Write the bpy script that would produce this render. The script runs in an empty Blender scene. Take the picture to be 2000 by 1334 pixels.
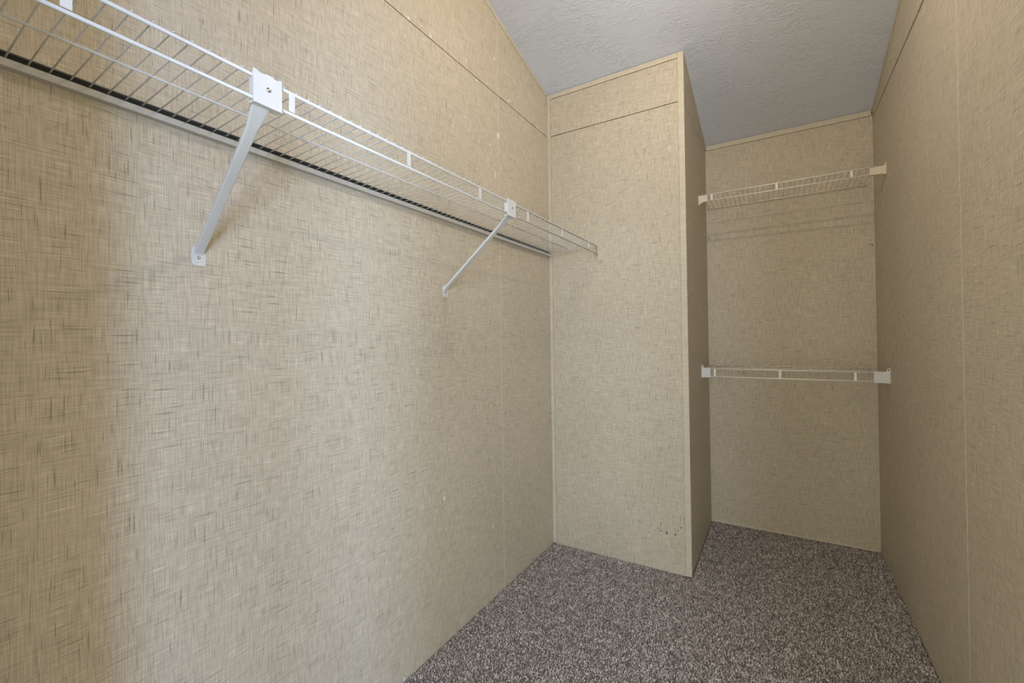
import bpy, bmesh, math, random
import numpy as np
from mathutils import Vector, Matrix

random.seed(7)
rng = np.random.default_rng(7)
sc = bpy.context.scene
COL = sc.collection

# ------------------------------------------------------------------ camera
FPX = 826.686
cam_d = bpy.data.cameras.new('camera')
cam_d.sensor_width = 36.0
cam_d.lens = FPX / 2000 * 36
cam_d.shift_x = -51.54 / 2000
cam_d.shift_y = -14.95 / 2000
cam_d.clip_start = 0.01
cam = bpy.data.objects.new('camera', cam_d)
COL.objects.link(cam)
yaw, pitch, roll = 0.5165, 0.0063, -0.0149
fw = Vector((-math.sin(yaw) * math.cos(pitch), math.cos(yaw) * math.cos(pitch), math.sin(pitch)))
r0 = Vector((math.cos(yaw), math.sin(yaw), 0))
u0 = r0.cross(fw)
rr = math.cos(roll) * r0 + math.sin(roll) * u0
uu = -math.sin(roll) * r0 + math.cos(roll) * u0
m = Matrix((rr, uu, -fw)).transposed().to_4x4()
m.translation = Vector((1.1607, 0.1014, 1.2))
cam.matrix_world = m
sc.camera = cam

# ------------------------------------------------------------------ light
world = bpy.data.worlds.new('world')
sc.world = world
world.use_nodes = True
bg = world.node_tree.nodes['Background']
bg.inputs['Color'].default_value = (1.0, 1.0, 0.84, 1)
bg.inputs['Strength'].default_value = 3.15

def lamp(name, kind, loc, energy, color, size=None, size_y=None, target=None):
    d = bpy.data.lights.new(name, kind)
    d.energy = energy
    d.color = color
    if kind == 'AREA':
        d.shape = 'RECTANGLE'
        d.size = size
        d.size_y = size_y
    else:
        d.shadow_soft_size = size
    o = bpy.data.objects.new(name, d)
    COL.objects.link(o)
    o.location = loc
    if target:
        o.rotation_euler = (Vector(target) - Vector(loc)).to_track_quat('-Z', 'Y').to_euler()
    return o

# the closet's own ceiling lamp (its shadows fall from here) and daylight coming in at the doorway
lamp('ceiling_lamp', 'POINT', (0.92, 1.43, 2.70), 16.0, (1.0, 0.865, 0.71), size=0.022)
lamp('window_daylight', 'AREA', (3.05, -1.42, 1.45), 82.0, (0.44, 0.62, 1.0), size=0.28, size_y=1.5, target=(0.3, 0.5, 1.1))
lamp('second_window_daylight', 'AREA', (1.87, -1.50, 1.45), 66.0, (0.57, 0.74, 1.0), size=0.45, size_y=1.5, target=(0.15, 1.8, 1.1))

vs = sc.view_settings
vs.view_transform = 'Standard'
vs.look = 'None'
vs.exposure = 0.0
vs.gamma = 1.0
vs.use_curve_mapping = False

# ------------------------------------------------------------------ room measures
W1, D1, D2, W = 0.767, 2.2879, 3.0128, 1.6238
HS = 2.3645                       # horizontal joint between tall panels and the wedge panels above
SLOPE = -0.2775
Y0 = 0.0                          # closet side of the front wall
def zc(y):
    return 2.6118 + SLOPE * (y - D1)

# ------------------------------------------------------------------ materials
def new_mat(name):
    mt = bpy.data.materials.new(name)
    mt.use_nodes = True
    nt = mt.node_tree
    b = nt.nodes['Principled BSDF']
    return mt, nt, b

def plain(name, col, rough=0.5, metal=0.0, var=0.04, scale=60.0, spec=0.5):
    mt, nt, b = new_mat(name)
    tc = nt.nodes.new('ShaderNodeTexCoord')
    no = nt.nodes.new('ShaderNodeTexNoise')
    no.inputs['Scale'].default_value = scale
    no.inputs['Detail'].default_value = 3
    nt.links.new(tc.outputs['Object'], no.inputs['Vector'])
    mr = nt.nodes.new('ShaderNodeMapRange')
    mr.inputs['To Min'].default_value = 1 - var
    mr.inputs['To Max'].default_value = 1 + var
    nt.links.new(no.outputs['Fac'], mr.inputs['Value'])
    mx = nt.nodes.new('ShaderNodeVectorMath'); mx.operation = 'SCALE'
    mx.inputs[0].default_value = col
    nt.links.new(mr.outputs['Result'], mx.inputs['Scale'])
    nt.links.new(mx.outputs['Vector'], b.inputs['Base Color'])
    b.inputs['Roughness'].default_value = rough
    b.inputs['Metallic'].default_value = metal
    b.inputs['Specular IOR Level'].default_value = spec
    return mt

def linen(name, base, contrast=1.0):
    """printed vinyl linen: fine crossed threads with dark and pale slubs"""
    mt, nt, b = new_mat(name)
    N, L = nt.nodes, nt.links
    geo = N.new('ShaderNodeNewGeometry')
    sep = N.new('ShaderNodeSeparateXYZ')
    L.new(geo.outputs['Position'], sep.inputs[0])
    add = N.new('ShaderNodeMath'); add.operation = 'ADD'
    L.new(sep.outputs['X'], add.inputs[0]); L.new(sep.outputs['Y'], add.inputs[1])
    def tex(su, sv, off, detail=1.0):
        mu = N.new('ShaderNodeMath'); mu.operation = 'MULTIPLY_ADD'
        mu.inputs[1].default_value = su; mu.inputs[2].default_value = off
        mv = N.new('ShaderNodeMath'); mv.operation = 'MULTIPLY_ADD'
        mv.inputs[1].default_value = sv; mv.inputs[2].default_value = off * 1.7
        L.new(add.outputs[0], mu.inputs[0]); L.new(sep.outputs['Z'], mv.inputs[0])
        cb = N.new('ShaderNodeCombineXYZ')
        L.new(mu.outputs[0], cb.inputs[0]); L.new(mv.outputs[0], cb.inputs[1])
        no = N.new('ShaderNodeTexNoise'); no.noise_dimensions = '2D'
        no.inputs['Scale'].default_value = 1.0
        no.inputs['Detail'].default_value = detail
        L.new(cb.outputs[0], no.inputs['Vector'])
        return no.outputs['Fac']
    def rng_(v, a, b_, lo, hi):
        mr = N.new('ShaderNodeMapRange')
        mr.inputs['From Min'].default_value = a; mr.inputs['From Max'].default_value = b_
        mr.inputs['To Min'].default_value = lo; mr.inputs['To Max'].default_value = hi
        L.new(v, mr.inputs['Value'])
        return mr.outputs['Result']
    c = contrast
    fac = [
        rng_(tex(430, 16, 3.1), 0.3, 0.7, 1 - .15 * c, 1 + .12 * c),      # fine upright threads
        rng_(tex(14, 430, 9.7), 0.3, 0.7, 1 - .10 * c, 1 + .10 * c),      # fine level threads
        rng_(tex(300, 15, 21.3), 0.665, 0.79, 1.0, 1 - .46 * c),           # dark upright slubs
        rng_(tex(13, 330, 33.9), 0.67, 0.80, 1.0, 1 - .50 * c),           # dark level slubs
        rng_(tex(20, 230, 47.7), 0.66, 0.80, 1.0, 1 + .22 * c),           # pale level slubs
        rng_(tex(60, 60, 52.7, 2.0), 0.3, 0.7, 1 - .05 * c, 1 + .05 * c),
        rng_(tex(2.4, 1.6, 61.3, 2.0), 0.3, 0.7, .97, 1.03),
    ]
    cur = fac[0]
    for f in fac[1:]:
        mm = N.new('ShaderNodeMath'); mm.operation = 'MULTIPLY'
        L.new(cur, mm.inputs[0]); L.new(f, mm.inputs[1]); cur = mm.outputs[0]
    # darker ink is also browner
    pw = N.new('ShaderNodeVectorMath'); pw.operation = 'POWER'
    cv = N.new('ShaderNodeCombineXYZ')
    for i in range(3): L.new(cur, cv.inputs[i])
    L.new(cv.outputs[0], pw.inputs[0]); pw.inputs[1].default_value = (0.95, 1.0, 1.10)
    mx = N.new('ShaderNodeVectorMath'); mx.operation = 'MULTIPLY'
    mx.inputs[0].default_value = base
    L.new(pw.outputs[0], mx.inputs[1])
    L.new(mx.outputs[0], b.inputs['Base Color'])
    b.inputs['Roughness'].default_value = 0.55
    b.inputs['Specular IOR Level'].default_value = 0.35
    bp = N.new('ShaderNodeBump')
    bp.inputs['Strength'].default_value = 0.16; bp.inputs['Distance'].default_value = 0.0006
    L.new(cur, bp.inputs['Height']); L.new(bp.outputs['Normal'], b.inputs['Normal'])
    return mt

def plaster(name, base):
    """ceiling: white paint over a rippled, knocked-down texture"""
    mt, nt, b = new_mat(name)
    N, L = nt.nodes, nt.links
    geo = N.new('ShaderNodeNewGeometry')
    mp = N.new('ShaderNodeMapping')
    mp.inputs['Scale'].default_value = (11, 40, 20)
    mp.inputs['Rotation'].default_value = (0, 0, 0.25)
    L.new(geo.outputs['Position'], mp.inputs['Vector'])
    n1 = N.new('ShaderNodeTexNoise'); n1.inputs['Scale'].default_value = 1.0
    n1.inputs['Detail'].default_value = 3; n1.inputs['Distortion'].default_value = 1.2
    L.new(mp.outputs[0], n1.inputs['Vector'])
    # thin raised ridges where the noise crosses its middle value
    r1 = N.new('ShaderNodeMath'); r1.operation = 'SUBTRACT'; r1.inputs[1].default_value = 0.52
    L.new(n1.outputs['Fac'], r1.inputs[0])
    r2 = N.new('ShaderNodeMath'); r2.operation = 'ABSOLUTE'; L.new(r1.outputs[0], r2.inputs[0])
    r3 = N.new('ShaderNodeMapRange'); r3.inputs['From Min'].default_value = 0.0; r3.inputs['From Max'].default_value = 0.05
    r3.inputs['To Min'].default_value = 1.0; r3.inputs['To Max'].default_value = 0.0
    L.new(r2.outputs[0], r3.inputs['Value'])
    n2 = N.new('ShaderNodeTexNoise'); n2.inputs['Scale'].default_value = 6.0; n2.inputs['Detail'].default_value = 2
    L.new(geo.outputs['Position'], n2.inputs['Vector'])
    k = N.new('ShaderNodeMapRange'); k.inputs['From Min'].default_value = .30; k.inputs['From Max'].default_value = .72
    L.new(n2.outputs['Fac'], k.inputs['Value'])
    mu = N.new('ShaderNodeMath'); mu.operation = 'MULTIPLY'
    L.new(r3.outputs[0], mu.inputs[0]); L.new(k.outputs[0], mu.inputs[1])
    n3 = N.new('ShaderNodeTexNoise'); n3.inputs['Scale'].default_value = 130.0; n3.inputs['Detail'].default_value = 2
    L.new(geo.outputs['Position'], n3.inputs['Vector'])
    ad = N.new('ShaderNodeMath'); ad.operation = 'MULTIPLY_ADD'; ad.inputs[1].default_value = 0.35
    L.new(n3.outputs['Fac'], ad.inputs[0]); L.new(mu.outputs[0], ad.inputs[2])
    bp = N.new('ShaderNodeBump'); bp.inputs['Strength'].default_value = 0.6; bp.inputs['Distance'].default_value = 0.004
    L.new(ad.outputs[0], bp.inputs['Height']); L.new(bp.outputs['Normal'], b.inputs['Normal'])
    b.inputs['Base Color'].default_value = (*base, 1)
    b.inputs['Roughness'].default_value = 0.7
    return mt

def carpet_mat():
    mt, nt, b = new_mat('carpet_yarn')
    N, L = nt.nodes, nt.links
    geo = N.new('ShaderNodeNewGeometry')
    rp = N.new('ShaderNodeValToRGB')
    e = rp.color_ramp.elements
    e[0].position = 0.0; e[0].color = (0.15, 0.128, 0.118, 1)
    e[1].position = 1.0; e[1].color = (0.86, 0.81, 0.78, 1)
    for p, c in ((0.25, (0.29, 0.255, 0.24, 1)), (0.6, (0.47, 0.425, 0.40, 1)), (0.85, (0.64, 0.59, 0.56, 1))):
        q = e.new(p); q.color = c
    L.new(geo.outputs['Random Per Island'], rp.inputs['Fac'])
    no = N.new('ShaderNodeTexNoise'); no.inputs['Scale'].default_value = 26; no.inputs['Detail'].default_value = 3
    L.new(geo.outputs['Position'], no.inputs['Vector'])
    mr = N.new('ShaderNodeMapRange'); mr.inputs['From Min'].default_value = .3; mr.inputs['From Max'].default_value = .7
    mr.inputs['To Min'].default_value = .78; mr.inputs['To Max'].default_value = 1.22
    L.new(no.outputs['Fac'], mr.inputs['Value'])
    mx = N.new('ShaderNodeVectorMath'); mx.operation = 'SCALE'
    L.new(rp.outputs['Color'], mx.inputs[0]); L.new(mr.outputs[0], mx.inputs['Scale'])
    L.new(mx.outputs[0], b.inputs['Base Color'])
    b.inputs['Roughness'].default_value = 0.95
    b.inputs['Specular IOR Level'].default_value = 0.1
    return mt

VINYL = (0.57, 0.50, 0.385)
M_LINEN = linen('linen_vinyl', VINYL, 0.82)
M_STRIP = linen('linen_vinyl_batten', (0.62, 0.55, 0.43), 0.45)
M_SEAM = plain('seam_edge', (0.80, 0.75, 0.64), 0.5)
M_BACKER = plain('hardboard_backing', (0.05, 0.036, 0.024), 0.9)
M_CEIL = plaster('ceiling_paint', (0.74, 0.785, 0.89))
M_YARN = carpet_mat()
M_CARPET_BASE = plain('carpet_backing', (0.12, 0.10, 0.09), 0.95)
M_WHITE = plain('white_coated_wire', (0.72, 0.72, 0.71), 0.35)
M_IVORY = plain('ivory_coated_wire', (0.86, 0.83, 0.77), 0.35)
M_STEEL = plain('white_painted_steel', (0.67, 0.67, 0.64), 0.4)
M_TRACK = plain('grey_track_metal', (0.50, 0.49, 0.45), 0.45)
M_CREAM = plain('cream_plastic', (0.72, 0.65, 0.48), 0.4)
M_TAN = plain('tan_plastic', (0.60, 0.53, 0.41), 0.5)
M_CAPWHITE = plain('white_plastic', (0.68, 0.68, 0.67), 0.4)
M_CHROME = plain('zinc_screw', (0.55, 0.55, 0.55), 0.3, 1.0)
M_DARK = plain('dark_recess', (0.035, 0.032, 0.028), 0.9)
M_SLOT_SHADE = plain('slot_painted_shade', (0.03, 0.03, 0.025), 0.9)  # near-black that paints the shade inside the wall track
M_SPECK = plain('dark_scuff', (0.045, 0.035, 0.025), 0.8)
M_FILLER = plain('white_filler', (0.78, 0.73, 0.65), 0.8, var=.08)
M_JAMB = plain('painted_door_trim', (0.75, 0.74, 0.71), 0.4)

# ------------------------------------------------------------------ mesh helpers
def link(name, bm_or_mesh, mat, parent=None, smooth=False):
    if isinstance(bm_or_mesh, bmesh.types.BMesh):
        bmesh.ops.recalc_face_normals(bm_or_mesh, faces=bm_or_mesh.faces[:])
        me = bpy.data.meshes.new(name)
        bm_or_mesh.to_mesh(me); bm_or_mesh.free()
        if smooth:
            for p in me.polygons: p.use_smooth = True
    else:
        me = bm_or_mesh
    if mat is not None and not me.materials:
        me.materials.append(mat)
    o = bpy.data.objects.new(name, me)
    COL.objects.link(o)
    if parent: o.parent = parent
    return o

def empty(name, loc=(0, 0, 0), rot=(0, 0, 0)):
    o = bpy.data.objects.new(name, None)
    o.empty_display_size = 0.05
    COL.objects.link(o)
    o.location = loc; o.rotation_euler = rot
    return o

def tag(o, label=None, cat=None, group=None, kind=None):
    if label: o['label'] = label
    if cat: o['category'] = cat
    if group: o['group'] = group
    if kind: o['kind'] = kind
    return o

def box(bm, a, b, bevel=0.0):
    x0, y0, z0 = a; x1, y1, z1 = b
    vs_ = [bm.verts.new(p) for p in ((x0, y0, z0), (x1, y0, z0), (x1, y1, z0), (x0, y1, z0),
                                     (x0, y0, z1), (x1, y0, z1), (x1, y1, z1), (x0, y1, z1))]
    fs = [bm.faces.new([vs_[i] for i in q]) for q in
          ((0, 3, 2, 1), (4, 5, 6, 7), (0, 1, 5, 4), (1, 2, 6, 5), (2, 3, 7, 6), (3, 0, 4, 7))]
    if bevel:
        es = list({e for f in fs for e in f.edges})
        bmesh.ops.bevel(bm, geom=es, offset=bevel, segments=2, affect='EDGES', profile=0.5)
    return vs_

def prism(bm, pts, axis, lo, hi):
    """extrude a polygon of 2-D points along an axis; pts are the other two coordinates in xyz order"""
    def P(p, t):
        if axis == 0: return (t, p[0], p[1])
        if axis == 1: return (p[0], t, p[1])
        return (p[0], p[1], t)
    a = [bm.verts.new(P(p, lo)) for p in pts]
    b = [bm.verts.new(P(p, hi)) for p in pts]
    n = len(pts)
    bm.faces.new(a); bm.faces.new(b[::-1])
    for i in range(n):
        bm.faces.new((a[i], b[i], b[(i + 1) % n], a[(i + 1) % n]))

def tube(bm, path, rad, n=10, caps=True):
    """round bar along a list of points; rad is a number or a list"""
    path = [Vector(p) for p in path]
    rads = rad if isinstance(rad, (list, tuple)) else [rad] * len(path)
    rings = []
    up = None
    for i, p in enumerate(path):
        t = (path[min(i + 1, len(path) - 1)] - path[max(i - 1, 0)]).normalized()
        if up is None:
            up = Vector((0, 0, 1)) if abs(t.z) < 0.9 else Vector((1, 0, 0))
        s = t.cross(up).normalized(); up2 = s.cross(t).normalized()
        rings.append([bm.verts.new(p + rads[i] * (math.cos(k * 2 * math.pi / n) * s + math.sin(k * 2 * math.pi / n) * up2)) for k in range(n)])
    for a, b in zip(rings, rings[1:]):
        for k in range(n):
            bm.faces.new((a[k], a[(k + 1) % n], b[(k + 1) % n], b[k]))
    if caps:
        bm.faces.new(rings[0][::-1]); bm.faces.new(rings[-1])

def racetrack(cx, cz, w, h, r, n=6):
    pts = []
    for sx, sz, a0 in ((1, 1, 0), (-1, 1, 90), (-1, -1, 180), (1, -1, 270)):
        for k in range(n + 1):
            a = math.radians(a0 + 90 * k / n)
            pts.append((cx + sx * (w / 2 - r) + r * math.cos(a), cz + sz * (h / 2 - r) + r * math.sin(a)))
    return pts

def screw_bm(c, normal, r=0.0042, h=0.0018):
    """domed pan head with a cross recess of four lobes"""
    bm = bmesh.new()
    nrm = Vector(normal).normalized()
    q = nrm.to_track_quat('Z', 'Y').to_matrix()
    n = 16
    rings = []
    for i, (rad, z) in enumerate(((r, 0.0), (r, h * .35), (r * .82, h * .8), (r * .5, h), (r * .38, h * .35))):
        ring = []
        for k in range(n):
            t = 2 * math.pi * k / n
            q_ = rad * (1 + .35 * math.cos(4 * t)) if i >= 3 else rad
            ring.append(bm.verts.new(Vector(c) + q @ Vector((q_ * math.cos(t), q_ * math.sin(t), z))))
        rings.append(ring)
    for a, b in zip(rings, rings[1:]):
        for k in range(n): bm.faces.new((a[k], a[(k + 1) % n], b[(k + 1) % n], b[k]))
    bm.faces.new(rings[-1]); bm.faces.new(rings[0][::-1])
    return bm

# ------------------------------------------------------------------ setting: shell
T = 0.006                          # panel thickness
G = 0.0007                         # half of a joint

def structure(name, bm, mat):
    o = link(name, bm, mat)
    o['kind'] = 'structure'
    return o

# floor and carpet
bm = bmesh.new(); box(bm, (-0.08, -1.0, -0.06), (W + 0.08, D2 + 0.08, -0.004))
floor = structure('floor', bm, M_CARPET_BASE)

# carpet pile: short leaning yarn tufts over the whole closet floor
PITCH = 0.0054
def tufts():
    xs = np.arange(0.002, W - 0.001, PITCH)
    ys = np.arange(0.02, D2 - 0.001, PITCH)
    X, Y = np.meshgrid(xs, ys)
    X = X.ravel() + rng.uniform(-.45, .45, X.size) * PITCH
    Y = Y.ravel() + rng.uniform(-.45, .45, Y.size) * PITCH
    ok = ~((X < W1 + 0.004) & (Y > D1 - 0.004)) & (X > 0.003) & (X < W - 0.003) & (Y < D2 - 0.003)
    X, Y = X[ok], Y[ok]
    n = X.size
    h = rng.uniform(.004, .0095, n)
    r = rng.uniform(.0021, .0040, n)
    a0 = rng.uniform(0, 2 * np.pi, n)
    lean = rng.uniform(0, .006, n); la = rng.uniform(0, 2 * np.pi, n)
    V = np.zeros((n, 4, 3), np.float32)
    for k in range(3):
        V[:, k, 0] = X + r * np.cos(a0 + k * 2.0944)
        V[:, k, 1] = Y + r * np.sin(a0 + k * 2.0944)
        V[:, k, 2] = -0.0038
    V[:, 3, 0] = np.clip(X + lean * np.cos(la), 0.001, W - 0.001)
    V[:, 3, 1] = np.clip(Y + lean * np.sin(la), 0.0, D2 - 0.001)
    V[:, 3, 2] = -0.004 + h
    idx = (np.arange(n) * 4)[:, None, None] + np.array([[0, 1, 3], [1, 2, 3], [2, 0, 3]])[None]
    idx = idx.reshape(-1).astype(np.int32)
    me = bpy.data.meshes.new('carpet_pile')
    me.vertices.add(n * 4); me.vertices.foreach_set('co', V.reshape(-1))
    me.loops.add(idx.size); me.loops.foreach_set('vertex_index', idx)
    me.polygons.add(n * 3)
    me.polygons.foreach_set('loop_start', np.arange(0, idx.size, 3, dtype=np.int32))
    me.update(calc_edges=True)
    return me
pile = link('carpet_pile', tufts(), M_YARN, floor)
tag(pile, 'mottled grey brown carpet pile', kind='stuff')

# ceiling slab (sloping down towards the back)
bm = bmesh.new()
ya, yb = -0.14, D2 + 0.08
prism(bm, [(ya, zc(ya)), (yb, zc(yb)), (yb, zc(yb) + .08), (ya, zc(ya) + .08)], 0, -0.08, W + 0.08)
structure('ceiling', bm, M_CEIL)

# ---- left wall
bm = bmesh.new()
prism(bm, [(-0.10, -0.06), (D2 + .07, -0.06), (D2 + .07, zc(D2 + .07)), (-0.10, zc(-0.10))], 0, -0.07, -T)
wall_left = structure('wall_left', bm, M_BACKER)
tag(wall_left, 'left closet wall of beige linen vinyl panels behind the long wire shelf', kind='structure')
Y1, Y2 = 0.5637, 1.7826
HG = 0.0020
def side_panels(parent, x0, x1, ycuts, yfar):
    for a, b in zip(ycuts, ycuts[1:]):
        a2, b2 = a + (G if a != ycuts[0] else 0), b - (G if b != ycuts[-1] else 0)
        bm = bmesh.new(); box(bm, (x0, a2, -0.004), (x1, b2, HS - HG), 0.0004)
        link('panel', bm, M_LINEN, parent)
        bm = bmesh.new()
        prism(bm, [(a2, HS + HG), (b2, HS + HG), (b2, zc(b2) - .0005), (a2, zc(a2) - .0005)], 0, x0, x1)
        link('upper_panel', bm, M_LINEN, parent)
def seam_strips(parent, x0, x1, ys, mats):
    for y, ms in zip(ys, mats):
        bm = bmesh.new(); box(bm, (x0, y - G, -0.003), (x1, y + G, HS - HG))
        link('seam_strip', bm, ms, parent)
        bm = bmesh.new(); box(bm, (x0, y - G, HS + HG), (x1, y + G, zc(y) - .001))
        link('seam_strip', bm, ms, parent)
side_panels(wall_left, -T, 0.0, [Y0, Y1, Y2, D1], D1)
seam_strips(wall_left, -T, 0.0002, [Y1, Y2], [M_STRIP, M_SEAM])

# ---- right wall
bm = bmesh.new()
prism(bm, [(-0.10, -0.06), (D2 + .07, -0.06), (D2 + .07, zc(D2 + .07)), (-0.10, zc(-0.10))], 0, W + T, W + 0.07)
wall_right = structure('wall_right', bm, M_BACKER)
tag(wall_right, 'right closet wall of beige linen vinyl panels', kind='structure')
YR = 1.7712
side_panels(wall_right, W, W + T, [Y0, YR - 1.219, YR, D2], D2)
seam_strips(wall_right, W - 0.0003, W + T, [YR - 1.219, YR], [M_STRIP, M_SEAM])

# ---- back wall of the alcove
bm = bmesh.new(); box(bm, (W1 - .03, D2 + T, -0.06), (W + .0595, D2 + .07, zc(D2 + .07)))
wall_back = structure('wall_back', bm, M_BACKER)
tag(wall_back, 'back wall of the alcove behind the two short wire shelves', kind='structure')
bm = bmesh.new(); box(bm, (W1 + .0005, D2, -0.004), (W - .0005, D2 + T, zc(D2) - .0328), 0.0004)
link('panel', bm, M_LINEN, wall_back)

# ---- boxed-out chase in the left back corner
bm = bmesh.new()
prism(bm, [(0.0, D1 + T), (W1 - T, D1 + T), (W1 - T, D2 + .06), (0.0, D2 + .06)], 2, -0.06, zc(D2 + .06) - .001)
chase = structure('wall_chase', bm, M_BACKER)
tag(chase, 'boxed-out chase in the corner left of the alcove, pale front and shaded side', kind='structure')
bm = bmesh.new(); box(bm, (0.0212, D1, -0.004), (W1 - .0270, D1 + T, HS - HG), 0.0004)
link('panel', bm, M_LINEN, chase)
bm = bmesh.new(); box(bm, (0.0212, D1, HS + HG), (W1 - .0270, D1 + T, zc(D1) - .0312))
link('upper_panel', bm, M_LINEN, chase)
bm = bmesh.new(); box(bm, (W1 - T, D1 + T + .0003, -0.004), (W1, D2, HS - HG), 0.0004)
link('panel', bm, M_LINEN, chase)
bm = bmesh.new()
prism(bm, [(D1 + T + .0003, HS + HG), (D2, HS + HG), (D2, zc(D2) - .0005), (D1 + T + .0003, zc(D1 + T) - .0005)], 0, W1 - T, W1)
link('upper_panel', bm, M_LINEN, chase)

# ---- front wall with the doorway the picture is taken from
DX0, DX1, DH = 0.70, 1.53, 2.03
bm = bmesh.new()
top = zc(-0.1)
prism(bm, [(0.0, -0.004), (DX0, -0.004), (DX0, DH), (DX1, DH), (DX1, -0.004), (W, -0.004), (W, zc(0) - .001), (0.0, zc(0) - .001)], 1, -0.0995, Y0)
wall_front = structure('wall_front', bm, M_LINEN)
tag(wall_front, 'front closet wall around the open doorway', kind='structure')

# ---- trim
trim_n = [0]
def trim(a, b, label, mat=M_STRIP, bev=0.0008):
    trim_n[0] += 1
    bm = bmesh.new(); box(bm, a, b, bev)
    o = structure('trim_%d' % trim_n[0], bm, mat)
    o['label'] = label
    return o
tk = 0.003
# chase front: battens at both upright edges and along the top
trim((0.0004, D1 - tk, 0.001), (0.020, D1 + T - .0002, zc(D1) - .004), 'narrow upright corner batten where the left wall meets the chase')
trim((W1 - .026, D1 - tk, 0.001), (W1 + .0032, D1 + T - .0002, zc(D1) - .0035), 'upright edge batten on the front corner of the chase')
trim((0.0206, D1 - tk, zc(D1) - .029), (W1 - .0266, D1 + T - .0002, zc(D1) - .0035), 'level batten under the ceiling on the chase front')
trim((W1 + .0001, D1 + T, 0.001), (W1 + .0032, D1 + .010, zc(D1 + .01) - .0035), 'return edge of the corner batten on the chase side')
# alcove back wall
trim((W1 + .004, D2 - tk, zc(D2) - .031), (W - .0045, D2 + T - .0002, zc(D2) - .002), 'level batten under the ceiling on the alcove back wall')
trim((W1 + .0002, D2 - .006, 0.001), (W1 + .007, D2 - .0001, zc(D2) - .033), 'slim upright corner bead at the left of the alcove back wall', bev=.0016)
trim((W - .007, D2 - .006, 0.001), (W - .0002, D2 - .0001, zc(D2) - .033), 'slim upright corner bead at the right of the alcove back wall', bev=.0016)
trim((W1 + .008, D2 - .009, 0.001), (W - .008, D2 - .0001, .012), 'thin bead along the carpet at the foot of the alcove back wall', bev=.002)
# ceiling battens running with the slope
def slope_trim(x0, x1, ya, yb, h, label, drop=.0008):
    trim_n[0] += 1
    bm = bmesh.new()
    prism(bm, [(ya, zc(ya) - h), (yb, zc(yb) - h), (yb, zc(yb) - drop), (ya, zc(ya) - drop)], 0, x0, x1)
    o = structure('trim_%d' % trim_n[0], bm, M_STRIP)
    o['label'] = label
slope_trim(0.0001, 0.0035, Y0 + .001, D1 - tk - .001, .019, 'sloping batten under the ceiling on the left wall')
slope_trim(W - .0035, W - .0001, Y0 + .001, D2 - tk - .001, .014, 'sloping batten under the ceiling on the right wall')
slope_trim(W1 + .0001, W1 + .0032, D1 + .011, D2 - tk - .001, .014, 'sloping batten under the ceiling on the chase side')
# rounded bead over the level joint of the right wall
bm = bmesh.new()
prism(bm, [(W - .0001, HS + .002), (W - .0001, HS + .016), (W - .003, HS + .015), (W - .0052, HS + .011), (W - .0052, HS + .007), (W - .003, HS + .003)], 1, Y0 + .001, D2 - .0035)
trim_n[0] += 1
o = structure('trim_%d' % trim_n[0], bm, M_STRIP); o['label'] = 'rounded level bead over the panel joint of the right wall'
# door casing
trim((DX0 + .0001, -0.12, 0.001), (DX0 + .018, 0.002, DH - .019), 'left door jamb behind the camera', M_JAMB)
trim((DX1 - .018, -0.12, 0.001), (DX1 - .0001, 0.002, DH - .019), 'right door jamb behind the camera', M_JAMB)
trim((DX0 + .0001, -0.12, DH - .018), (DX1 - .0001, 0.002, DH - .0001), 'door head behind the camera', M_JAMB)

# ---- marks on the walls
def disc(bm, c, axis, ru, rv, t, n=9, ang=0.0, jit=.25):
    pts = []
    for k in range(n):
        a = 2 * math.pi * k / n
        s = 1 + random.uniform(-jit, jit)
        pu, pv = ru * s * math.cos(a), rv * s * math.sin(a)
        pts.append((pu * math.cos(ang) - pv * math.sin(ang), pu * math.sin(ang) + pv * math.cos(ang)))
    cu = [c[i] for i in range(3) if i != axis]
    lo, hi = sorted((c[axis], c[axis] + t))
    prism(bm, [(cu[0] + p[0], cu[1] + p[1]) for p in pts], axis, lo, hi)

# ------------------------------------------------------------------ long shelf on the left wall
ZF = 1.7035                        # upper front rod at y = 0.5
TILT = -0.0075
XF = 0.303
shelf = empty('wire_shelf', (0, 0.5, ZF), (TILT, 0, 0))
tag(shelf, 'long white ventilated wire shelf running the length of the left wall', 'shelf')
ya, yb = -0.47, D1 - 0.5 - 0.006
LIP = 0.0425
bm = bmesh.new(); tube(bm, [(XF, ya, 0), (XF, yb, 0)], .0033, 12)
link('front_rod', bm, M_WHITE, shelf, True)
bm = bmesh.new(); tube(bm, [(XF, ya, -LIP), (XF, yb, -LIP)], .0032, 12)
link('lip_rod', bm, M_WHITE, shelf, True)
ZB = -0.0115                       # wires sink slightly towards the wall
def zw(x): return .0046 + (ZB - .0046) * (XF - x) / XF
bm = bmesh.new(); tube(bm, [(.150, ya, zw(.15) - .0038), (.150, yb - .06, zw(.15) - .0038)], .0024, 8)
link('support_rod', bm, M_WHITE, shelf, True)
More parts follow.
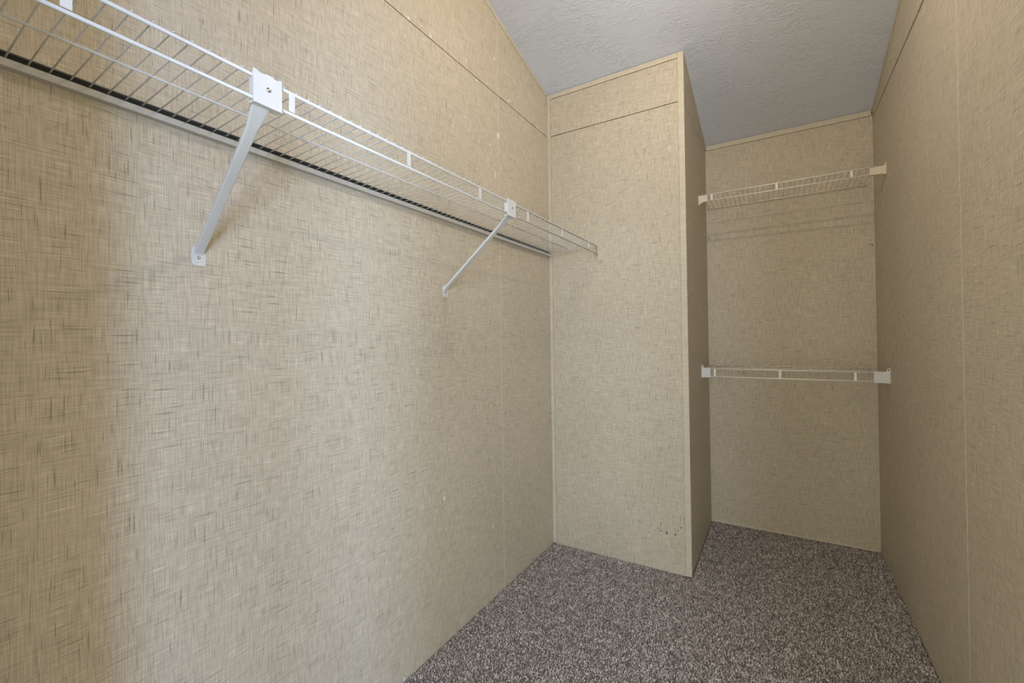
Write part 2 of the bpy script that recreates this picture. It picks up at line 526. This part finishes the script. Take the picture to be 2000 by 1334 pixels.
# wall track: a C-shaped channel that takes the wire ends, its inner shade painted as a dark strip
bm = bmesh.new()
zt = ZB
prism(bm, [(.0005, zt - .016), (.016, zt - .016), (.016, zt - .0025), (.0145, zt - .0025), (.0145, zt - .0145), (.002, zt - .0145),
           (.002, zt + .0125), (.010, zt + .0125), (.010, zt + .014), (.0005, zt + .014)], 1, ya, yb)
track = link('wall_track', bm, M_TRACK, shelf)
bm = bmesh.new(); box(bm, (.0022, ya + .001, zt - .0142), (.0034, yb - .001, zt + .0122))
link('painted_shade_strip', bm, M_SLOT_SHADE, track)
bm = bmesh.new(); tube(bm, [(.0075, 0, ZB), (.15, 0, zw(.15)), (XF + .0015, 0, zw(XF)), (XF + .0042, 0, zw(XF) - .0012)], .0014, 6)
wire0 = None
y = 0.2822 - 0.5 - 0.02555 * 9
k = 0
while y < yb - .003:
    if wire0 is None:
        wire0 = link('cross_wire', bm, M_WHITE, shelf, True)
        w_ = wire0
    else:
        w_ = wire0.copy(); COL.objects.link(w_); w_.parent = shelf
    w_.location = (0, y, 0)
    y += 0.02555
tie0 = None
for yy in (0.290, 0.6043, 0.918, 1.229, 1.537, 1.842, 2.150):
    if tie0 is None:
        bm = bmesh.new(); box(bm, (.0036, -.006, -.0385), (.0050, .006, -.0022), .0004)
        tie0 = link('tie_strap', bm, M_WHITE, shelf); t_ = tie0
    else:
        t_ = tie0.copy(); COL.objects.link(t_); t_.parent = shelf
    t_.location = (XF - .0012, yy - 0.5, -.0005)

# ------------------------------------------------------------------ slanting braces under the long shelf
def make_brace(name, yt, yb_, z_up, z_lo, zbase, label):
    """yt/yb_: y of the clamp and of the wall foot; z_up/z_lo: upper and lower rod; zbase: foot screw height"""
    root = empty(name, (0, yb_, zbase))
    tag(root, label, 'shelf brace', 'slanting braces under the long shelf')
    oy, oz = yt - yb_, -zbase
    # clamp plate with scalloped top over the wire ends
    c = bmesh.new()
    hw = .0262
    zt_, zb_ = z_up + .0075 + oz, z_lo - .0095 + oz
    xf = XF + .0062
    top_pts = [(-hw, zt_ + .0030), (-hw + .006, zt_ + .0030), (-hw + .011, zt_), (-.006, zt_), (-.003, zt_ + .0022), (.009, zt_ + .0022), (.013, zt_ - .0004), (.019, zt_ - .0004), (.0215, zt_ + .0024), (hw, zt_ + .0024)]
    front = [(-hw, zb_ + .003)] + top_pts + [(hw, zb_ + .003)]
    prism(c, [(oy + p[0], p[1]) for p in front], 0, xf, xf + .0018)
    # side cheeks, cut out for the rods
    for s in (-1, 1):
        y0_ = oy + s * hw - (.0016 if s > 0 else 0)
        prism(c, [(XF - .008, z_lo + .0045 + oz), (XF + .0036, z_lo + .0045 + oz), (XF + .0036, z_up - .0048 + oz), (XF - .008, z_up - .0048 + oz)], 1, y0_, y0_ + .0016)
        prism(c, [(XF + .0036, zb_ + .001), (xf, zb_ + .001), (xf, zt_), (XF + .0036, zt_)], 1, y0_, y0_ + .0016)
    # folded bottom
    prism(c, [(XF - .010, z_lo - .0062 + oz), (xf + .001, z_lo - .0062 + oz), (xf + .0018, zb_ + .0032), (xf + .0026, zb_ + .0005), (xf + .0018, zb_ - .001), (XF - .010, zb_ - .001)], 1, oy - hw, oy + hw)
    cl = link('clamp', c, M_WHITE, root)
    link('clamp_screw', screw_bm((xf + .0019, oy + .001, (zt_ + zb_) / 2 + .003), (1, 0, 0), .0046, .0022), M_CHROME, cl, True)
    # strut: flattened tube, rounded edges
    s_ = bmesh.new()
    A = Vector((XF - .004, oy - .008, z_lo - .011 + oz)); B = Vector((.0085, .0, .018))
    d = (B - A).normalized()
    side = Vector((0, 1, 0)); side = (side - d * side.dot(d)).normalized()
    nrm = d.cross(side).normalized()
    rings = []
    L = (B - A).length
    for t, w2, t2 in ((0.0, .0150, .0022), (.022, .0140, .0030), (.045, .0108, .0042), (.08, .0100, .0048), (.55, .0094, .0048), (L - .03, .0092, .0046), (L - .012, .0095, .0030), (L, .0085, .0010)):
        p = A + d * t
        ring = []
        for k in range(16):
            a = 2 * math.pi * k / 16
            ca, sa = math.cos(a), math.sin(a)
            ex = .32
            ring.append(s_.verts.new(p + side * w2 * math.copysign(abs(ca) ** ex, ca) + nrm * t2 * math.copysign(abs(sa) ** ex, sa)))
        rings.append(ring)
    for a, b in zip(rings, rings[1:]):
        for k in range(16): s_.faces.new((a[k], a[(k + 1) % 16], b[(k + 1) % 16], b[k]))
    s_.faces.new(rings[0]); s_.faces.new(rings[-1][::-1])
    link('strut', s_, M_STEEL, root)
    # foot plate pressed flat against the wall
    f_ = bmesh.new()
    pts = [(-.0125, -.0165), (-.0095, -.0190), (-.005, -.0198), (.004, -.0199), (.009, -.0194), (.0135, -.0170), (.0143, -.014),
           (.0140, 0.0), (.0125, .012), (.0100, .0215), (.006, .026), (-.006, .026), (-.0105, .0225), (-.0142, .0165), (-.0150, .008), (-.0145, -.006), (-.0137, -.0135)]
    prism(f_, pts, 0, .0004, .0026)
    bmesh.ops.bevel(f_, geom=[e for e in f_.edges if all(v.co.x > .002 for v in e.verts)], offset=.0008, segments=2, affect='EDGES')
    # pressed dimple where the tube is flattened
    fp = link('foot_plate', f_, M_STEEL, root)
    dm = bmesh.new()
    prism(dm, [(.0024, .004), (.0095, .018), (.0095, .0215), (.0024, .0215)], 1, -.0085, .0085)
    link('foot_crease', dm, M_STEEL, root)
    link('foot_screw', screw_bm((.0026, .0, -.0005), (1, 0, 0), .0040, .0018), M_CHROME, fp, True)
    return root
def zfr(y): return ZF + TILT * (y - 0.5)
make_brace('shelf_brace', .5552, .5632, zfr(.555), zfr(.555) - LIP, 1.3940, 'nearest slanting white brace, big square clamp under the long shelf')
make_brace('shelf_brace', 1.4140, 1.3925, zfr(1.414), zfr(1.414) - LIP, 1.3830, 'farther slanting white brace near the chase corner under the long shelf')

# ------------------------------------------------------------------ end bracket of the long shelf on the chase
eb = empty('end_bracket', (.318, D1, 1.645))
tag(eb, 'small cream oval end bracket on the chase holding the long shelf', 'bracket')
bm = bmesh.new()
prism(bm, racetrack(.003, -.001, .030, .074, .0135), 1, -.0035, -.0031 + .0029)
link('back_plate', bm, M_TAN, eb)
bm = bmesh.new()                                      # raised rim
outer = racetrack(.003, -.001, .030, .074, .0135); inner = racetrack(.003, -.001, .023, .067, .0105)
n = len(outer)
vo = [[bm.verts.new((p[0], yv, p[1])) for p in pts] for pts, yv in ((outer, -.0036), (outer, -.0075), (inner, -.0075), (inner, -.0036))]
for a, b in zip(vo, vo[1:] + vo[:1]):
    for k in range(n): bm.faces.new((a[k], a[(k + 1) % n], b[(k + 1) % n], b[k]))
link('rim', bm, M_CREAM, eb)
zu_l, zl_l = zfr(D1) - 1.645, zfr(D1) - LIP - 1.645
bm = bmesh.new()                                      # two ring cups for the rod ends, joined by a web
for z_ in (zu_l, zl_l):
    R = 14
    ro, ri = .0068, .0042
    vv = [[bm.verts.new((XF - .318 + r_ * math.cos(2 * math.pi * k / R), y_, z_ + r_ * math.sin(2 * math.pi * k / R))) for k in range(R)]
          for r_, y_ in ((ro, -.0037), (ro, -.022), (ri, -.022), (ri, -.0037))]
    for a, b in zip(vv, vv[1:] + vv[:1]):
        for k in range(R): bm.faces.new((a[k], a[(k + 1) % R], b[(k + 1) % R], b[k]))
box(bm, (XF - .318 - .0066, -.020, zl_l + .0055), (XF - .318 - .0048, -.0037, zu_l - .0055))
box(bm, (XF - .318 + .0046, -.020, zl_l + .0055), (XF - .318 + .0064, -.0037, zu_l - .0055))
link('rod_cup', bm, M_CREAM, eb)
link('screw', screw_bm((.003, -.0036, -.029), (0, -1, 0), .0036, .0016), M_CHROME, eb, True)

# ------------------------------------------------------------------ short shelves in the alcove
def make_short_shelf(zd, lip, label):
    """zd: height of the upper front rod"""
    root = empty('wire_shelf', (0, D2, zd))
    tag(root, label, 'shelf', 'short wire shelves in the alcove')
    yf = -.3045
    x0, x1 = W1 + .007, W - .0085
    bm = bmesh.new(); tube(bm, [(x0 + .006, yf, 0), (x1 - .022, yf, 0)], .0032, 10); link('front_rod', bm, M_IVORY, root, True)
    bm = bmesh.new(); tube(bm, [(x0 + .006, yf, -lip), (x1 - .022, yf, -lip)], .0031, 10); link('lip_rod', bm, M_IVORY, root, True)
    bm = bmesh.new(); tube(bm, [(x0 - .001, -.010, -.001), (x1 - .022, -.010, -.001)], .0026, 8); link('back_rod', bm, M_IVORY, root, True)
    bm = bmesh.new(); tube(bm, [(x0 + .006, -.185, .0003), (x1 - .022, -.185, .0003)], .0024, 8); link('support_rod', bm, M_IVORY, root, True)
    bm = bmesh.new(); tube(bm, [(0, -.0075, .0030), (0, yf - .001, .0046), (0, yf - .0040, .0032)], .0014, 6)
    w0 = link('cross_wire', bm, M_IVORY, root, True)
    x = .8649 - 3 * .0256
    first = True
    while x < x1 - .004:
        if x > x0 + .004 and x < x1 - .024:
            q = w0 if first else w0.copy()
            if not first:
                COL.objects.link(q); q.parent = root
            q.location = (x, 0, 0); first = False
        x += .0256
    bm = bmesh.new(); box(bm, (-.0055, yf - .0042, -lip + .002), (.0055, yf - .0030, -.002), .0004)
    t0 = link('tie_strap', bm, M_IVORY, root)
    for i, x in enumerate((.839, 1.163, 1.488)):
        q = t0 if i == 0 else t0.copy()
        if i: COL.objects.link(q); q.parent = root
        q.location = (x, 0, 0)
    return root
ZU, ZL = 2.003, 1.0000
make_short_shelf(ZU, .0350, 'upper short white wire shelf high in the alcove, seen from below')
make_short_shelf(ZL, .0450, 'lower short white wire shelf at mid height in the alcove')

def make_cap(wall_x, s, zd, lip, w, up, dn, mat, label, hole_up):
    """end cap: s = +1 opens to +x (on the chase), -1 opens to -x (on the right wall)"""
    root = empty('cap_bracket', (wall_x, D2 - .3045, zd - lip / 2))
    tag(root, label, 'bracket', 'end caps of the alcove shelves')
    h = lip / 2
    # body: front face with flared roots, thin shell that cups the rod ends
    zt, zb = h - .0042, -h - .0050
    if hole_up:
        zt = h + .0050
    pts = [(.0035 * 1, zt + up * .55), (.006, zt + up * .30), (.011, zt + up * .10), (.018, zt), (w, zt), (w, zb),
           (.024, zb), (.016, zb - dn * .22), (.009, zb - dn * .55), (.0035, zb - dn)]
    bm = bmesh.new()
    prism(bm, [(s * p[0], p[1]) for p in pts], 1, -.0075, -.0048)
    bmesh.ops.bevel(bm, geom=[e for e in bm.edges if all(v.co.y < -.007 for v in e.verts)], offset=.0009, segments=2, affect='EDGES')
    body = link('cap_face', bm, mat, root)
    bm = bmesh.new()
    lo, hi = sorted((s * .004, s * (w - .001)))
    box(bm, (lo, -.0052, zb + .0002), (hi, .008, zb + .0016))                        # bottom shell under the lip rod
    box(bm, (lo, .0065, zb + .0016), (hi, .008, zb + lip * .55))
    link('cap_shell', bm, mat, root)
    bm = bmesh.new()
    tz, bz = zt + up, zb - dn - .002
    lo, hi = sorted((s * .0003, s * .0034))
    if hole_up:
        # flange with a bored ear on top
        yc = .004
        prism(bm, racetrack(yc - .002, (tz + bz) / 2, .022, tz - bz, .006), 0, lo, hi)
        pl = link('wall_flange', bm, mat, root)
        bm = bmesh.new()
        ear = [(s * .0036, zt - .001), (s * .0165, zt - .001), (s * .0125, zt + up * .55), (s * .0105, zt + up), (s * .0036, zt + up)]
        prism(bm, ear, 1, -.0073, -.0050)
        link('ear', bm, mat, root)
        bm = bmesh.new(); disc(bm, (s * .0068, -.0075, zt + up * .52), 1, .0022, .0042, -.0004, 12, 0, 0.0)
        link('screw_hole', bm, M_DARK, root)
    else:
        prism(bm, racetrack(.0, (tz + bz) / 2, .020, tz - bz, .008), 0, lo, hi)
        link('wall_flange', bm, mat, root)
    return root
make_cap(W, -1, ZU, .0350, .064, .018, .006, M_CREAM, 'cream end cap of the upper alcove shelf on the right wall', False)
make_cap(W1, 1, ZU, .0350, .049, .010, .015, M_CREAM, 'cream end cap of the upper alcove shelf on the chase side', False)
make_cap(W, -1, ZL, .0450, .064, .016, .002, M_CAPWHITE, 'white end cap of the lower alcove shelf on the right wall', True)
make_cap(W1, 1, ZL, .0450, .049, .016, .002, M_CAPWHITE, 'white end cap of the lower alcove shelf on the chase side', True)

# ------------------------------------------------------------------ little saddle clips on the alcove wall
clip_src = None
def make_clip(x, z, label, grp):
    global clip_src
    if clip_src is None:
        root = empty('wall_clip')
        bm = bmesh.new()
        prism(bm, racetrack(0, .006, .011, .024, .005, 4), 1, -.0036, -.0004)
        sd = []
        for k in range(9):
            a = math.radians(-100 + k * 200 / 8)
            sd.append((-.0096 - .0046 * math.cos(a), -.0010 + .0046 * math.sin(a)))
        for k in range(8, -1, -1):
            a = math.radians(-100 + k * 200 / 8)
            sd.append((-.0096 - .0031 * math.cos(a), -.0010 + .0031 * math.sin(a)))
        prism(bm, sd, 0, -.005, .005)
        box(bm, (-.005, -.0096, -.0056), (.005, -.0030, -.0042))
        link('saddle', bm, M_CREAM, root)
        link('screw', screw_bm((0, -.0037, .0125), (0, -1, 0), .0030, .0014), M_DARK, root, True)
        clip_src = root
    else:
        root = clip_src.copy(); COL.objects.link(root)
        for ch in list(clip_src.children):
            c2 = ch.copy(); COL.objects.link(c2); c2.parent = root
    root.location = (x, D2, z)
    tag(root, label, 'clip', grp)
for nm, zz, xs in (('upper', ZU, (.8356, 1.184, 1.5685)), ('lower', ZL, (.828, 1.1945, 1.5556))):
    for pos, x in zip(('left', 'middle', 'right'), xs):
        make_clip(x, zz, 'tiny cream wall clip at the %s back of the %s alcove shelf' % (pos, nm), 'wall clips of the alcove shelves')

# ------------------------------------------------------------------ scuffs, holes and filler spots (part of the walls)
bm = bmesh.new()
SPECKS = [(1253, 113, .0024, .0026), (1228, 157, .0036, .0022), (1250, 180, .0018, .0040), (1265, 188, .0018, .0030), (1310, 196, .0040, .0024),
          (1312, 209, .0036, .0030), (1395, 222, .0058, .0030), (1423, 180, .0020, .0034), (1452, 155, .0024, .0042), (1478, 73, .0020, .0020),
          (1135, 195, .0022, .0016), (1203, 180, .0020, .0016), (1482, 203, .0018, .0020), (1224, 178, .0014, .0014), (1340, 152, .0012, .0012)]
Mrows = (rr, uu, fw)
C0 = Vector((1.1607, 0.1014, 1.2))
def on_plane(u, v, axis, val):
    """where the sight line of a photograph pixel meets a wall"""
    d = rr * ((u - 1051.54) / FPX) + uu * (-(v - 652.05) / FPX) + fw
    t = (val - C0[axis]) / d[axis]
    return C0 + d * t
for (u, v, ru, rv) in SPECKS:
    p = on_plane(1040 + u / 5, 1000 + v / 5, 1, D1)
    disc(bm, (p.x, D1 - .00002, p.z), 1, ru, rv, -.0006, 7, random.uniform(-.6, .6), .35)
sp = link('scuff_mark', bm, M_SPECK, chase); tag(sp, 'scatter of dark brown scuff specks low on the chase front', kind='stuff')
def mark(name, u, v, axis, val, ru, rv, mat, parent, t=.0006, ang=0.0, sgn=-1):
    p = on_plane(u, v, axis, val)
    q = list(p); q[axis] = val
    bm = bmesh.new(); disc(bm, q, axis, ru, rv, sgn * t, 9, ang, .3)
    return link(name, bm, mat, parent)
mark('nail_hole', 956, 898, 0, 0, .0022, .0026, M_SPECK, wall_left, sgn=1)
mark('nail_hole', 1733, 450, 0, W, .0036, .0030, M_SPECK, wall_right)
mark('nail_hole', 1734, 476, 0, W, .0028, .0030, M_SPECK, wall_right)
mark('nail_hole', 1704, 479, 1, D2, .0028, .0026, M_SPECK, wall_back)
mark('nail_hole', 1710, 472, 1, D2 - .006, .0028, .0022, M_SPECK, wall_back)
mark('scratch', 1701, 476.5, 1, D2, .019, .0013, M_SPECK, wall_back, ang=.02)
mark('nail_hole', 1699, 1070, 1, D2, .0025, .0020, M_SPECK, wall_back)
for (u, v, ru, rv, a) in ((841, 70, .007, .006, 0), (798, 36, .008, .005, .3), (823, 50, .007, .003, .3), (910, 117, .010, .004, -.9), (931, 157, .006, .005, 0),
                          (966, 114, .006, .010, 0), (994, 197, .009, .006, .5), (1049, 250, .009, .004, 0), (973, 265, .009, .016, 0), (967, 343, .004, .020, 0),
                          (957, 282, .006, .004, 0), (868, 974, .006, .010, 0), (963, 1027, .004, .014, 0)):
    mark('filler_spot', u, v, 0, 0, ru, rv, M_FILLER, wall_left, t=.0003, ang=a, sgn=1)

# ------------------------------------------------------------------ a crumb of white plastic left at the foot of the left wall
p = on_plane(790, 1327, 0, 0.004)
bm = bmesh.new()
prism(bm, [(-.004, -.004), (.003, -.005), (.005, .003), (.001, .010), (-.003, .006)], 0, -.0012, .0012)
chip = link('plastic_chip', bm, M_CAPWHITE)
chip.location = (0.0045, p.y, .0085)
tag(chip, 'tiny white plastic chip on the carpet at the foot of the left wall', 'chip')
